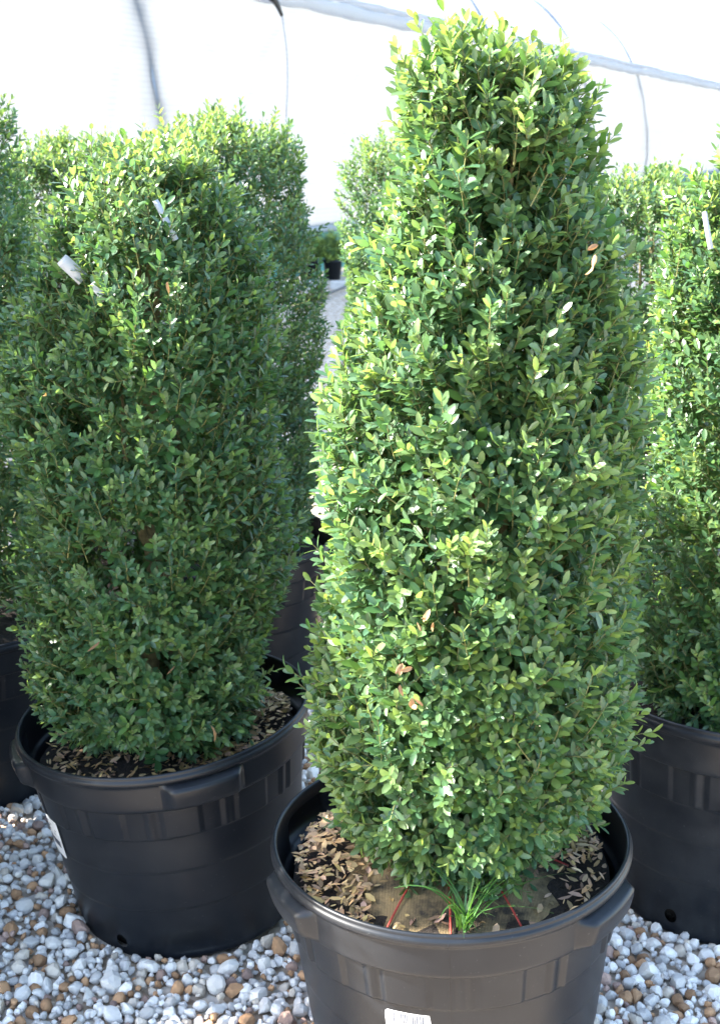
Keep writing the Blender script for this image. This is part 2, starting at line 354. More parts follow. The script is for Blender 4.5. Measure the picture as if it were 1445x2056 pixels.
# ------------------------------------------------------------------ boxwood shrub
def shrub_mesh(prof, centre, seed, nspr, lmin, lmax, kind, lump=.02, dents=(), young=.25, long_p=.05, nmax=7, slope=0.0):
    """prof: (r,z) polyline from the bottom to the top centre; centre(z)->(dx,dy); returns leaf arrays + stem arrays"""
    r_ = np.random.default_rng(seed)
    prof = np.array(prof, float); seg = np.diff(prof, axis=0); sl = np.linalg.norm(seg, axis=1)
    w = sl * (prof[:-1, 0] + prof[1:, 0]) * .5; w = w / w.sum()
    i = r_.choice(len(seg), nspr, p=w); u = r_.random(nspr)
    r = prof[i, 0] + seg[i, 0] * u; z = prof[i, 1] + seg[i, 1] * u
    phi = r_.random(nspr) * 2 * np.pi
    pn = np.stack([seg[i, 1], -seg[i, 0]], -1); pn = nrm(pn)          # outward in (r,z)
    # lumps
    lv = np.zeros(nspr)
    for q in range(9):
        a, b_, c, d = r_.integers(1, 7), r_.uniform(3, 16), r_.random() * 6.3, r_.uniform(.4, 1)
        lv += d * np.sin(a * phi + b_ * z + c)
    lv *= lump / 1.6
    depth = np.where(r_.random(nspr) < .62, r_.random(nspr) * .022, r_.random(nspr) * .10)
    zmax = prof[:, 1].max(); zmin = prof[:, 1].min()
    for (dz, dphi, dr, dd) in dents:
        q = ((z - dz) ** 2 + (prof[:, 0].max() * np.angle(np.exp(1j * (phi - dphi)))) ** 2) / dr ** 2
        depth += dd * np.exp(-q)
    off = lv - depth
    cx, cy = centre(z)
    out = np.stack([np.cos(phi), np.sin(phi)], -1)
    tip = np.stack([cx + out[:, 0] * (r + pn[:, 0] * off), cy + out[:, 1] * (r + pn[:, 0] * off), z + pn[:, 1] * off], -1)
    tip[:, 2] += slope * (tip[:, 0] - cx) * np.clip((z - (zmax - .4)) / .4, 0, 1)
    nv = np.stack([out[:, 0] * pn[:, 0], out[:, 1] * pn[:, 0], pn[:, 1]], -1)
    low = np.clip(1 - (z - zmin) / .25, 0, 1)
    up = np.array([0, 0, 1.0]) * (r_.uniform(.5, 1.3, nspr) * (1 - .9 * low))[:, None]
    d = nrm(nv + up + r_.normal(0, .27, (nspr, 3)))
    K = r_.integers(4, nmax + 1, nspr)
    lng = r_.random(nspr) < long_p
    K = np.where(lng, K + r_.integers(2, 5, nspr), K)
    tip = tip + d * np.where(lng, r_.uniform(.012, .05, nspr), 0)[:, None]
    Ls = r_.uniform(lmin, lmax, nspr)                                 # leaf length of the sprig
    step = Ls * r_.uniform(.46, .62, nspr)
    base = tip - d * (step * K)[:, None]
    bend = (np.array([0, 0, 1.0]) * r_.uniform(-.05, .25, nspr)[:, None] + r_.normal(0, .1, (nspr, 3)))
    KM = int(K.max()); kk = np.arange(KM)[None]
    use = kk < K[:, None]
    tt = (kk + .5) / K[:, None]
    node = base[:, None] + d[:, None] * (step[:, None] * (kk + .5))[..., None] + bend[:, None] * ((step * K)[:, None] * (tt ** 2 - tt))[..., None]
    a0 = nrm(np.cross(d, np.where(np.abs(d[:, 2:3]) < .9, np.array([[0, 0, 1.0]]), np.array([[1.0, 0, 0]])))); b0 = np.cross(d, a0)
    ang0 = r_.random(nspr) * np.pi
    ang = ang0[:, None] + kk * (np.pi / 2) + r_.normal(0, .22, (nspr, KM))
    U = np.cos(ang)[..., None] * a0[:, None] + np.sin(ang)[..., None] * b0[:, None]
    alpha = np.radians(66 - 38 * tt ** 1.6)[..., None] + r_.normal(0, .12, (nspr, KM, 1))
    size = Ls[:, None] * (.72 + .38 * np.sin(np.pi * np.clip(tt * .85 + .12, 0, 1))) * r_.uniform(.85, 1.12, (nspr, KM))
    yg = r_.random(nspr) ** 1.5 * young * 2
    yg = yg + .5 * np.clip((z - (zmax - .16)) / .16, 0, 1) * r_.random(nspr)
    cd = np.array([.041, .104, .046]); cy_ = np.array([.21, .295, .085]); cb = np.array([.056, .128, .082])
    P, D, N, L, C = [], [], [], [], []
    for sgn in (1, -1):
        ld = np.cos(alpha) * d[:, None] + np.sin(alpha) * U * sgn
        ln = np.sin(alpha) * d[:, None] - np.cos(alpha) * U * sgn + r_.normal(0, .16, ld.shape) + np.array([0, 0, .18])
        g = np.clip(yg[:, None] * (.35 + .9 * tt ** 2) + r_.normal(0, .06, tt.shape), 0, 1)[..., None]
        bl = r_.random(tt.shape)[..., None] * .8
        c = (cd * (1 - bl) + cb * bl) * (1 - g) + cy_ * g
        c = c * r_.uniform(.75, 1.2, tt.shape)[..., None]
        P.append(node[use]); D.append(ld[use]); N.append(ln[use]); L.append(size[use]); C.append(c[use])
    P, D, N, L, C = (np.concatenate(q) for q in (P, D, N, L, C))
    Wd = L * r_.uniform(.36, .48, len(L))
    lay = np.repeat(np.tile(depth, 1)[:, None], KM, 1)[use]; lay = np.concatenate([lay, lay])
    # stems: 3-sided, two segments
    e = [base - d * .012, base + (tip - base) * .5 + bend * (-.25 * (step * K))[:, None], tip - d * (step * .4)[:, None]]
    rad = [.0013, .0010, .0006]; th = np.arange(3) * 2.0944
    sv = np.stack([e[q][:, None] + rad[q] * (np.cos(th)[None, :, None] * a0[:, None] + np.sin(th)[None, :, None] * b0[:, None]) for q in range(3)], 1)
    sf = []
    for q in range(2):
        for j in range(3):
            a, b_, c, dd = q * 3 + j, q * 3 + (j + 1) % 3, (q + 1) * 3 + (j + 1) % 3, (q + 1) * 3 + j
            sf += [(a, b_, c), (a, c, dd)]
    sf = (np.array(sf)[None] + (np.arange(nspr) * 9)[:, None, None]).reshape(-1, 3)
    return dict(P=P, D=D, N=N, L=L, W=Wd, C=C, fold=r_.uniform(.1, .42, len(L)), curl=r_.uniform(-.04, .16, len(L)), lay=lay,
                sv=sv.reshape(-1, 3), sf=sf, kind=kind)

def foliage(S, root, single=0, name='foliage'):
    """the whole leaf mass as one part; the `single` best seen leaves as parts of their own"""
    keep = np.ones(len(S['L']), bool); chosen = []
    if single:
        o = np.array(root.location); Pw = S['P'] + o
        X, Y, Dp = project(Pw + S['D'] * (S['L'] * .5)[:, None])
        Nn = nrm(S['N'] - (S['N'] * nrm(S['D'])).sum(-1, keepdims=True) * nrm(S['D'])); view = nrm(np.array([0, 0, CAMH]) - Pw)
        area = S['L'] * S['W'] * np.abs((Nn * view).sum(-1)) / Dp ** 2
        # keep only leaves that nothing stands in front of (coarse depth buffer)
        inside = (X > 8) & (X < 1437) & (Y > 8) & (Y < 2048)
        bx_, by_ = (X // 14).astype(int), (Y // 14).astype(int); key = bx_ * 1000 + by_
        order = np.lexsort((Dp, key)); first = np.ones(len(order), bool); first[1:] = key[order][1:] != key[order][:-1]
        front = np.zeros(len(order), bool); front[order[first]] = True
        sc = np.where(inside & front, area, -1); chosen = np.argsort(-sc)[:single]; keep[chosen] = False
    g = lambda k: S[k][keep]
    v, f, c = leaves_mesh(g('P'), g('D'), g('N'), g('L'), g('W'), g('fold'), g('curl'), g('C'), S['kind'])
    nv = len(v); F = np.concatenate([f, S['sf'] + nv]); V = np.concatenate([v, S['sv']])
    Cc = np.concatenate([c, np.full((len(S['sv']), 3), .2)])
    mi = np.concatenate([np.zeros(len(f), int), np.ones(len(S['sf']), int)])
    ob = build(name, V, F, [M_leaf, M_twig], root, Cc, mi); ob['kind'] = 'stuff'
    lum = np.array([p.color_attributes['Col'].data[0].color[1] for p in PROTO])
    for i in chosen:
        d = nrm(S['D'][i]); nn = S['N'][i]; nn = nrm(nn - nn.dot(d) * d); s = np.cross(nn, d); Lf = S['L'][i]
        k = int(np.abs(lum - S['C'][i][1] + rng.normal(0, .01, len(lum))).argmin())
        lo = add('leaf', PROTO[k], ob)
        mt = Matrix(((d[0] * Lf, s[0] * Lf, nn[0] * Lf, S['P'][i][0]), (d[1] * Lf, s[1] * Lf, nn[1] * Lf, S['P'][i][1]),
                     (d[2] * Lf, s[2] * Lf, nn[2] * Lf, S['P'][i][2]), (0, 0, 0, 1)))
        lo.matrix_basis = mt
    return ob

def trunk(root, centre, z0, z1, rad, seed, spread=.16, n=9):
    r_ = np.random.default_rng(seed); mb = MB()
    def c3(z): a, b_ = centre(np.array([z])); return np.array([np.ravel(a)[0], np.ravel(b_)[0], z])
    zz = np.linspace(z0 - .05, z1, 10)
    mb.tube([c3(z) * (1, 1, 1) + (r_.normal(0, .006), r_.normal(0, .006), 0) for z in zz], np.linspace(rad, rad * .25, 10), 8)
    for k in range(n):
        zb = z0 + (z1 - z0) * (.03 + .75 * k / n); a = k * 2.4 + r_.random(); p = c3(zb); h = min(r_.uniform(.25, .5), z1 - zb)
        q = np.linspace(0, 1, 7)[:, None]; dirv = np.array([math.cos(a), math.sin(a), 0])
        pts = p + dirv * spread * r_.uniform(.7, 1.0) * (1 - .45 * k / n) * q ** .7 + np.array([0, 0, h]) * q ** 1.3 + r_.normal(0, .005, (7, 3)) * q
        mb.tube(pts, np.linspace(rad * .55, .0025, 7), 6)
    return mb.build('trunk', M_bark, root)

# ------------------------------------------------------------------ nursery pot
PR, PH = .305, .42
def zmap(z, rim=.42): return np.where(z < .27, (z - .27) * (.27 - GZ) / .27 + .27, z) if rim == .42 else (z * (rim - GZ) / .42 + GZ)
def pot_parts(handles, rim=.42, seam=None, holes=8, hole0=0., mat_=None, dent=None):
    """returns [(name, mesh)]: pot shell and handles; angle 0 = towards the camera (-y), positive to the right (+x)"""
    zo = [(0, .20), (.0, .226), (.004, .236), (.010, .2405)] + [(z, None) for z in np.arange(.016, .075, .005)] + \
         [(.09, None), (.113, None), (.1172, None), (.1185, None), (.123, None), (.14, None), (.16, None), (.18, None), (.194, None), (.1982, None), (.1995, None), (.204, None), (.22, None), (.24, None), (.258, None), (.266, None), (.2695, None), (.2705, None), (.272, None), (.276, None), (.29, None), (.31, None), (.335, None), (.3385, None),
          (.3395, .2925), (.342, .2945), (.347, .2953), (.352, .2957), (.360, .2962), (.368, .2966), (.376, .297), (.383, .2974), (.388, .2976), (.392, .2978), (.3965, .2982),
          (.3990, .3015), (.4010, .3045), (.405, .3062), (.409, .3062), (.412, .3045), (.4135, .3025), (.4150, .3022), (.418, .3025), (.420, .3010), (.4205, .2985), (.4195, .2960), (.416, .2945),
          (.406, .2935), (.3965, .2925), (.392, .2921), (.388, .2919), (.383, .2917), (.376, .2913), (.368, .2909), (.360, .2905), (.352, .29), (.347, .2896), (.342, .288), (.3395, .284), (.335, .2815), (.31, .2785), (.28, .275), (.25, .271)]
    def body(z):
        r = .2425 + (.2845 - .2425) * (z - .016) / (.3385 - .016)
        return r + .0011 * ((z > .118) + (z > .199) + (z > .270)) - .004
    Z = np.array([z for z, r in zo]); R0 = np.array([body(z) if r is None else r for z, r in zo])
    th = np.radians(np.arange(0, 360, 1.0))
    if seam is not None:
        a = np.radians(seam) % (2 * np.pi); th = np.sort(np.concatenate([th[np.abs(np.angle(np.exp(1j * (th - a)))) > .006], a + np.array([-.0045, -.0028, 0, .0028, .0045])]) % (2 * np.pi))
    m_ = len(th); nz = len(Z)
    R = np.repeat(R0[:, None], m_, 1)
    iz_out = np.arange(nz) < int(np.where(Z == .3385)[0][0]) + 1
    # raised panels under the collar
    deg = np.degrees(th)
    for c0_, hw in [(a, 8.0) for a in np.arange(12, 372, 30)] + [(a, 2.0) for a in np.arange(0, 360, 30)]:
        dlt = np.abs((deg - c0_ + 180) % 360 - 180); b_ = np.clip((hw - dlt) / .9, 0, 1)
        zsel = (Z > .271) & (Z < .3390) & iz_out
        R[zsel] += .0042 * b_[None]
    if seam is not None:
        k = np.abs(np.angle(np.exp(1j * (th - np.radians(seam))))) < .001
        R[:int(np.where(Z == .409)[0][0]), :][:, k] += .0014
    # handles
    hb = np.zeros(m_); hid = -np.ones(m_, int)
    for q, hc in enumerate(handles):
        dlt = np.abs((deg - hc + 180) % 360 - 180); b_ = np.clip((15.5 - dlt) / 4.0, 0, 1); hb = np.maximum(hb, b_); hid[dlt <= 16.4] = q
    zprof = np.interp(Z, [.340, .344, .352, .376, .388, .3935, .397], [0, .55, .80, 1.0, 1.0, .55, 0])
    sel = (Z > .3400) & (Z < .3980)
    gro = np.interp(Z, [.376, .383, .388], [0, -.12, 0])
    R[sel] += .023 * (zprof[sel][:, None] * hb[None]) + .02 * (gro[sel][:, None] * hb[None]) * iz_out[sel][:, None]
    # a little warping of the soft plastic
    R *= 1 + .004 * np.sin(2 * th + 1)[None] + .002 * np.sin(3 * th + Z[:, None] * 6)
    if dent:
        for (da, dz, dw, dh, dd) in dent:
            R -= dd * np.exp(-(((deg - da + 180) % 360 - 180)[None] / dw) ** 2 - ((Z[:, None] - dz) / dh) ** 2) * (np.arange(nz) < 30)[:, None]
    Zg = np.repeat(Z[:, None], m_, 1)
    thg = np.repeat(th[None], nz, 0).copy(); alive = np.ones((nz - 1, m_), bool)
    for k in range(holes):
        ha = np.radians(hole0 + 360 * k / holes); hz = .040; hr = .0135
        zi = np.arange(nz - 1); outz = (zi < 17)
        tc_ = np.angle(np.exp(1j * (th + np.radians(.5) - ha)))[None] * .243; zc = ((Z[:-1] + Z[1:]) / 2)[:, None] - hz
        ins = ((tc_ ** 2 + zc ** 2) < hr ** 2) & outz[:, None]
        alive &= ~ins
        vi = np.zeros((nz, m_), bool)
        for a_, b2 in ((0, 0), (1, 0), (0, 1), (1, 1)):
            s_ = np.roll(ins, b2, 1); vi[a_:a_ + nz - 1] |= s_
        full = np.ones((nz, m_), bool)
        tot = np.zeros((nz, m_), int)
        for a_, b2 in ((0, 0), (1, 0), (0, 1), (1, 1)): tot[a_:a_ + nz - 1] += np.roll(ins, b2, 1)
        bd = vi & (tot < 4)
        tx = np.angle(np.exp(1j * (thg - ha))) * .243; tz = Zg - hz; rr = np.hypot(tx, tz) + 1e-9
        thg = np.where(bd, ha + tx / rr * hr / .243, thg); Zg = np.where(bd, hz + tz / rr * hr, Zg)
    Zg = zmap(Zg, rim)
    V = np.stack([R * np.sin(thg), -R * np.cos(thg), Zg], -1).reshape(-1, 3)
    F = grid_faces(nz, m_, True)
    fi = np.repeat(np.arange(nz - 1), m_); fj = np.tile(np.arange(m_), nz - 1)
    hsel = (Z[fi] > .3390) & (Z[fi] < .3975) & (Z[fi + 1] < .3980) & (hid[fj] >= 0) & (hid[(fj + 1) % m_] >= 0)
    al = alive.ravel()
    parts = []
    def sub(mask, name):
        f = F[mask]; u, inv = np.unique(f, return_inverse=True)
        parts.append((name, build(name, V[u], inv.reshape(f.shape), mat_, link=False)))
    # bottom disc
    base = build('x', V[:m_], np.array([[0, 1, 2]]), mat_, link=False); bpy.data.meshes.remove(base)
    sub(al & ~hsel, 'pot')
    for q in range(len(handles)): sub(al & hsel & (hid[fj] == q), 'handle')
    return parts
def pot_radius(z): return .2425 - .004 + (.2845 - .2425) * (z - .016) / (.3385 - .016) + .0011 * ((z > .118) + (z > .199) + (z > .270))
def place_pot(parts, root, tilt=0.0, tilt_y=0.0, lift=0.0):
    p = add('pot', parts[0][1], root); p.rotation_euler = (tilt_y, -tilt, 0); p.location = (PH * math.sin(tilt), 0, lift)
    for nm, me in parts[1:]: add(nm, me, p)
    return p
def lathe_plug(name, prof, m, parent, seed=0, amp=.0, k=64):
    r_ = np.random.default_rng(seed); prof = np.array(prof); th = np.arange(k) / k * 2 * np.pi
    V = np.stack([prof[:, 0][:, None] * np.cos(th), prof[:, 0][:, None] * np.sin(th), np.repeat(prof[:, 1][:, None], k, 1)], -1)
    V[..., 2] += amp * r_.normal(0, 1, V.shape[:2]) * (prof[:, 0] > .005)[:, None] * (np.arange(len(prof)) > 2)[:, None]
    return build(name, V.reshape(-1, 3), grid_faces(len(prof), k, True), m, parent)
def soil_plug(p, seed, top=.355):
    return lathe_plug('soil', [(.0, GZ + .008), (.212, GZ + .008), (.262, .30), (.271, top - .02), (.268, top), (.24, top + .004), (.2, top + .01), (.15, top + .014), (.1, top + .016), (.05, top + .017), (.001, top + .017)], M_soil, p, seed, .003)

# dead leaves / bark litter on the soil
DEAD = []; BROWN = []
r_ = np.random.default_rng(8)
for k in range(12):
    c = np.array([.50, .36, .22]) * r_.uniform(.35, 1.35) * np.array([1, r_.uniform(.85, 1.05), r_.uniform(.7, 1.1)])
    v, f, c_ = leaves_mesh(np.zeros((1, 3)), np.array([[1.0, 0, 0]]), np.array([[0, 0, 1.0]]), np.array([1.0]), np.array([r_.uniform(.34, .6)]), np.array([r_.uniform(-.6, .8)]), np.array([r_.uniform(-.3, .35)]), c[None], 1)
    DEAD.append(build('dead_leaf', v, f, M_dead, cols=c_, link=False))
for k in range(4):
    v, f, c_ = leaves_mesh(np.zeros((1, 3)), np.array([[1.0, 0, 0]]), np.array([[0, 0, 1.0]]), np.array([1.0]), np.array([.45]), np.array([(-.7, .8, .5, -.4)[k]]), np.array([(.35, -.3, .4, .2)[k]]), np.array([[.26, .145, .07]]) * (1, .8, 1.2, .65)[k], 0)
    BROWN.append(build('dead_leaf', v, f, M_dead, cols=c_, link=False))
def litter(parent, seed, n, single, hfun, rmin, rmax, size=(.010, .026), where=None):
    r_ = np.random.default_rng(seed)
    rr = np.sqrt(r_.uniform(rmin ** 2, rmax ** 2, n * 3)); a = r_.random(n * 3) * 2 * np.pi
    x, y = rr * np.cos(a), rr * np.sin(a)
    if where is not None:
        k = r_.random(n * 3) < where(x, y); x, y = x[k], y[k]
    x, y = x[:n], y[:n]; n = len(x)
    z = hfun(x, y) + r_.uniform(.0, .014, n)
    d = np.stack([np.cos(a[:n] * 7), np.sin(a[:n] * 7), r_.normal(0, .28, n)], -1); N = np.stack([r_.normal(0, .35, n), r_.normal(0, .35, n), np.ones(n)], -1)
    L = r_.uniform(size[0], size[1], n); P = np.stack([x, y, z], -1) - nrm(d) * (L / 2)[:, None]
    c = np.array([.50, .36, .22]) * r_.uniform(.25, 1.35, (n, 1)) * np.stack([np.ones(n), r_.uniform(.82, 1.05, n), r_.uniform(.6, 1.1, n)], -1)
    o = parent.matrix_basis
    score = np.where(y < .12, z + r_.random(n) * .004, -1) - .02 * (np.hypot(x, y) > rmax * .97)
    order = np.argsort(-score); single = min(single, n // 3); ch, rest = order[:single], order[single:]
    v, f, cc = leaves_mesh(P[rest], d[rest], N[rest], L[rest], L[rest] * r_.uniform(.2, .5, len(rest)), r_.uniform(-.5, .7, len(rest)), r_.uniform(-.25, .3, len(rest)), c[rest], 2)
    lm = build('leaf_litter', v, f, M_dead, parent, cc); lm['kind'] = 'stuff'
    for i in ch:
        dd = nrm(d[i]); nn = nrm(N[i] - N[i].dot(dd) * dd); s = np.cross(nn, dd); Lf = L[i]
        o = add('dead_leaf', DEAD[r_.integers(12)], parent)
        o.matrix_basis = Matrix(((dd[0] * Lf, s[0] * Lf, nn[0] * Lf, P[i][0]), (dd[1] * Lf, s[1] * Lf, nn[1] * Lf, P[i][1]), (dd[2] * Lf, s[2] * Lf, nn[2] * Lf, P[i][2]), (0, 0, 0, 1)))

def sticker(pot, ang, z0, z1, half_deg, marks):
    """label on the pot wall with printed marks (x0,x1,y0,y1 as fractions)"""
    V, Fq, mi = [], [], []
    def patch(u0, u1, v0, v1, off, m_, nu=10, nv=4, rc=0.0):
        b_ = sum(len(q) for q in V); us = np.linspace(u0, u1, nu); vs = np.linspace(v0, v1, nv)
        if rc: vs = np.concatenate([[v0, v0 + rc * .3], np.linspace(v0 + rc, v1 - rc, nv), [v1 - rc * .3, v1]])
        pts = []
        for v_ in vs:
            ins = 0
            if rc: 
                e = min(v_ - v0, v1 - v_); ins = rc * (1 - math.sqrt(max(0, 1 - (1 - min(e / rc, 1)) ** 2))) * .6
            for u in np.linspace(u0 + ins, u1 - ins, nu):
                a = math.radians(ang + (u * 2 - 1) * half_deg); z = z0 + (z1 - z0) * v_; r = pot_radius(z) + off; z = float(zmap(z))
                pts.append((r * math.sin(a), -r * math.cos(a), z))
        V.append(np.array(pts)); q = grid_faces(len(vs), nu); Fq.append(q + b_); mi.extend([m_] * len(q))
    patch(0, 1, 0, 1, .0022, 0, 16, 5, .07)
    for (u0, u1, v0, v1) in marks: patch(u0, u1, v0, v1, .0027, 1, 3, 2)
    return build('label_sticker', np.concatenate(V), np.concatenate(Fq), [M_label, M_ink], pot, midx=mi)

# ------------------------------------------------------------------ plant A, front
def px_profile(rows, X, Y, zoff=0):
    """rows of (y, xl, xr) pixels at the depth of the plant's axis -> profile and axis offset"""
    z, c, r = [], [], []
    for (y, xl, xr) in rows:
        a = at_y(xl, y, Y); b_ = at_y(xr, y, Y); z.append(a[2]); c.append((a[0] + b_[0]) / 2 - X); r.append((b_[0] - a[0]) / 2)
    o = np.argsort(z); return np.array(z)[o], np.array(c)[o], np.array(r)[o]
def make_shrub(root, rows, seed, nspr, lmin, lmax, kind, shrink=.02, zbot=.40, single=0, trunk_r=.022, **kw):
    X, Y = root.location[0], root.location[1]
    z, c, r = px_profile(rows, X, Y); r = r - shrink; 
    prof = [(r[0] * .55, zbot), (r[0] * .86, zbot + .03)] + [(r[k], z[k]) for k in range(len(z)) if z[k] > zbot + .05]
    zt = z[-1]; rt = r[-1]
    prof += [(rt * .93, zt + .025), (rt * .75, zt + .05), (rt * .4, zt + .062), (.004, zt + .066)]
    cen = lambda zz: (np.interp(zz, z, c), np.zeros_like(zz) * 0)
    S = shrub_mesh(prof, cen, seed, nspr, lmin, lmax, kind, **kw)
    foliage(S, root, single); trunk(root, cen, .34, zt - .02, trunk_r, seed + 1)
    return S
GROUP = 'boxwoods in large black nursery pots'
A = empty('potted_boxwood', (.152, 1.966, 0))
tag(A, 'tall tapering boxwood in the nearest black pot, barcode label on the pot front', 'potted plant', GROUP)
pot = place_pot(pot_parts([-64, 52, 128, -122], seam=-4, hole0=20, mat_=M_pot), A, .035)
soil_plug(pot, 1, .352)
def hA(x, y): return .362 + .045 * np.exp(-((x + .17) ** 2 + (y - .02) ** 2) / .012) + .02 * np.exp(-((x - .2) ** 2 + (y + .05) ** 2) / .006) - .004 * (np.hypot(x, y) > .24)
# burlap root ball
bm_ = MB(); nb = 40; th_ = np.arange(nb) / nb * 2 * np.pi; prof_b = np.linspace(0, 1, 12); vb = []
for q in prof_b:
    rr = .215 * q + .001; fold_ = .004 * np.sin(9 * th_ + 2 * q) * q + .003 * np.sin(17 * th_) * q
    vb.append(np.stack([.015 + rr * np.cos(th_), -.03 + rr * np.sin(th_) * .98, .398 - .05 * q ** 2.2 + fold_], -1))
ball = build('root_ball', np.concatenate(vb), grid_faces(12, nb, True), M_burlap, A)
def ball_z(x, y): q = np.hypot(x - .015, (y + .03)) / .215; return .398 - .05 * q ** 2.2 + .006
for (x0, y0, x1, y1) in ((-.02, -.02, -.115, -.205), (-.005, -.05, -.012, -.235), (.03, -.03, .10, -.20), (.02, .01, .20, -.03)):
    q = np.linspace(0, 1, 14); mb = MB(); xs = x0 + (x1 - x0) * q; ys = y0 + (y1 - y0) * q
    mb.tube(np.stack([xs, ys, ball_z(xs, ys) + .001], -1), .0019, 6); mb.build('twine', M_twine, ball)
soil_A = [o for o in pot.children if o.name.startswith('soil')][0]
litter(soil_A, 3, 2300, 290, hA, .06, .262, where=lambda x, y: np.where((y < -.07) & (np.abs(x - .02) < .155), .09, 1) * np.where((x > .08) & (y < -.02), .5, 1))
bars = []; u = .10
rb = np.random.default_rng(2)
while u < .47:
    w = rb.choice([.006, .010, .016]); bars.append((u, u + w, .82, .975)); u += w + rb.choice([.007, .012])
sticker(pot, -12, .148, .2575, 14.0, bars + [(.1, .9, .62, .66), (.1, .75, .5, .54), (.1, .82, .38, .42), (.1, .6, .22, .3)])
A_rows = [(1800, 690, 1170), (1700, 664, 1200), (1600, 640, 1222), (1500, 620, 1246), (1400, 606, 1262), (1200, 612, 1286), (1000, 624, 1296), (800, 652, 1298), (620, 705, 1280),
          (480, 738, 1268), (400, 756, 1256), (330, 770, 1238), (240, 768, 1226), (180, 766, 1222), (150, 785, 1195)]
make_shrub(A, A_rows, 21, 4700, .0215, .0295, 0, shrink=.012, zbot=.372, single=300, slope=-.20, young=.30, long_p=.09,
           dents=((1.20, -1.57 + .02, .055, .10), (1.50, -1.57 + .25, .045, .09), (.86, -1.57 + .55, .04, .03)), lump=.013)
# brown withered leaves caught in the foliage
for (x, y, n_) in ((862, 1250, 5), (828, 1400, 5), (1190, 522, 3), (800, 1350, 3)):
    for k in range(n_):
        p = at_y(x + rng.normal(0, 9), y + rng.normal(0, 9), 1.966 - .275 + (.07 if x > 1000 else 0)) - np.array(A.location)
        o = add('dead_leaf', BROWN[k % 4], A); o.location = p; o.scale = (.017,) * 3; o.rotation_euler = tuple(rng.uniform(-2, 2, 3))

# grass weed in the front pot
gw = empty('grass_weed', (.152 + .0, 1.966 - .165, .385)); gw.location = (.152 + .012, 1.966 - .215, .372)
tag(gw, 'tuft of green grass blades sprouting inside the nearest pot', 'grass')
for k in range(30):
    a = rng.random() * 6.28; ln = rng.uniform(.06, .19); lean = rng.uniform(.2, 1.15); q = np.linspace(0, 1, 7)
    out = np.array([math.cos(a) * lean + .25 * lean, math.sin(a) * lean * .7, 0])
    P = out[None] * (ln * q ** 1.3)[:, None] * .9 + np.array([0, 0, 1])[None] * (ln * (q - lean * .55 * q ** 2.2))[:, None] + rng.normal(0, .006, 3) * (1, 1, 0)
    sd = nrm(np.cross(out, (0, 0, 1)) + 1e-6); w = .0021 * (1 - q ** 2 * .9)
    V = np.concatenate([P - sd * w[:, None], P + sd * w[:, None] + np.array([0, 0, .0006])])
    f = np.array([(i, i + 1, i + 8, i + 7) for i in range(6)])
    g = rng.uniform(.6, 1.3); build('blade', V, f, M_grass, gw, np.full((14, 3), 1) * np.array([.06, .16, .04]) * g)

# ------------------------------------------------------------------ plant B, left front
B = empty('potted_boxwood', (-.408, 2.48, 0))
tag(B, 'broad flat-topped boxwood in the tilted black pot left of the nearest one', 'potted plant', GROUP)
pot = place_pot(pot_parts([-72, 22, 122, -160], holes=4, hole0=62, mat_=M_pot, dent=[(8, .03, 16, .03, .012), (-40, .05, 10, .05, .004)]), B, .098, .02, .0)
soil = soil_plug(pot, 2, .335)
litter(soil, 4, 1900, 200, lambda x, y: .345 + .05 * np.exp(-((x - .19) ** 2 + (y - .03) ** 2) / .008), .08, .258, where=lambda x, y: np.where(x > .05, 1, .4))
sticker(pot, -63, .19, .268, 12, [(.55, .9, .25, .42), (.1, .5, .28, .4), (.1, .8, .55, .58), (.1, .85, .65, .68), (.1, .7, .75, .78)])
B_rows = [(1500, 85, 500), (1400, 55, 550), (1300, 45, 572), (1100, 28, 588), (900, 18, 586), (700, 12, 572), (600, 28, 562), (500, 62, 552), (420, 88, 528), (370, 112, 505), (340, 145, 470)]
make_shrub(B, B_rows, 31, 3800, .020, .027, 1, shrink=.012, zbot=.345, single=300, young=.24, long_p=.08, lump=.016)
for (x, y, s_) in ((175, 1308, .03), (335, 1355, .022), (430, 1490, .03), (90, 795, .02), (340, 590, .02)):
    o = add('dead_leaf', BROWN[int(x) % 4], B); o.location = at_y(x, y, 2.48 - .285) - np.array(B.location); o.scale = (s_,) * 3; o.rotation_euler = tuple(rng.uniform(-2, 2, 3))

# ------------------------------------------------------------------ plant C, right edge
C = empty('potted_boxwood', (.793, 2.513, 0))
tag(C, 'sunlit boxwood in a dusty black pot cut off by the right edge', 'potted plant', GROUP)
potC = pot_parts([-125, 80, 170], rim=.47, hole0=-40, mat_=M_pot_dusty)
pot = place_pot(potC, C); soil = soil_plug(pot, 3, .42)
C_rows = [(1450, 1232, 1810), (1380, 1218, 1820), (1300, 1232, 1820), (1200, 1262, 1815), (1000, 1288, 1822), (800, 1295, 1822), (600, 1302, 1812), (450, 1318, 1795), (380, 1350, 1760), (330, 1390, 1720)]
make_shrub(C, C_rows, 41, 3200, .020, .027, 1, shrink=.010, zbot=.40, single=300, young=.34, long_p=.05, lump=.02)

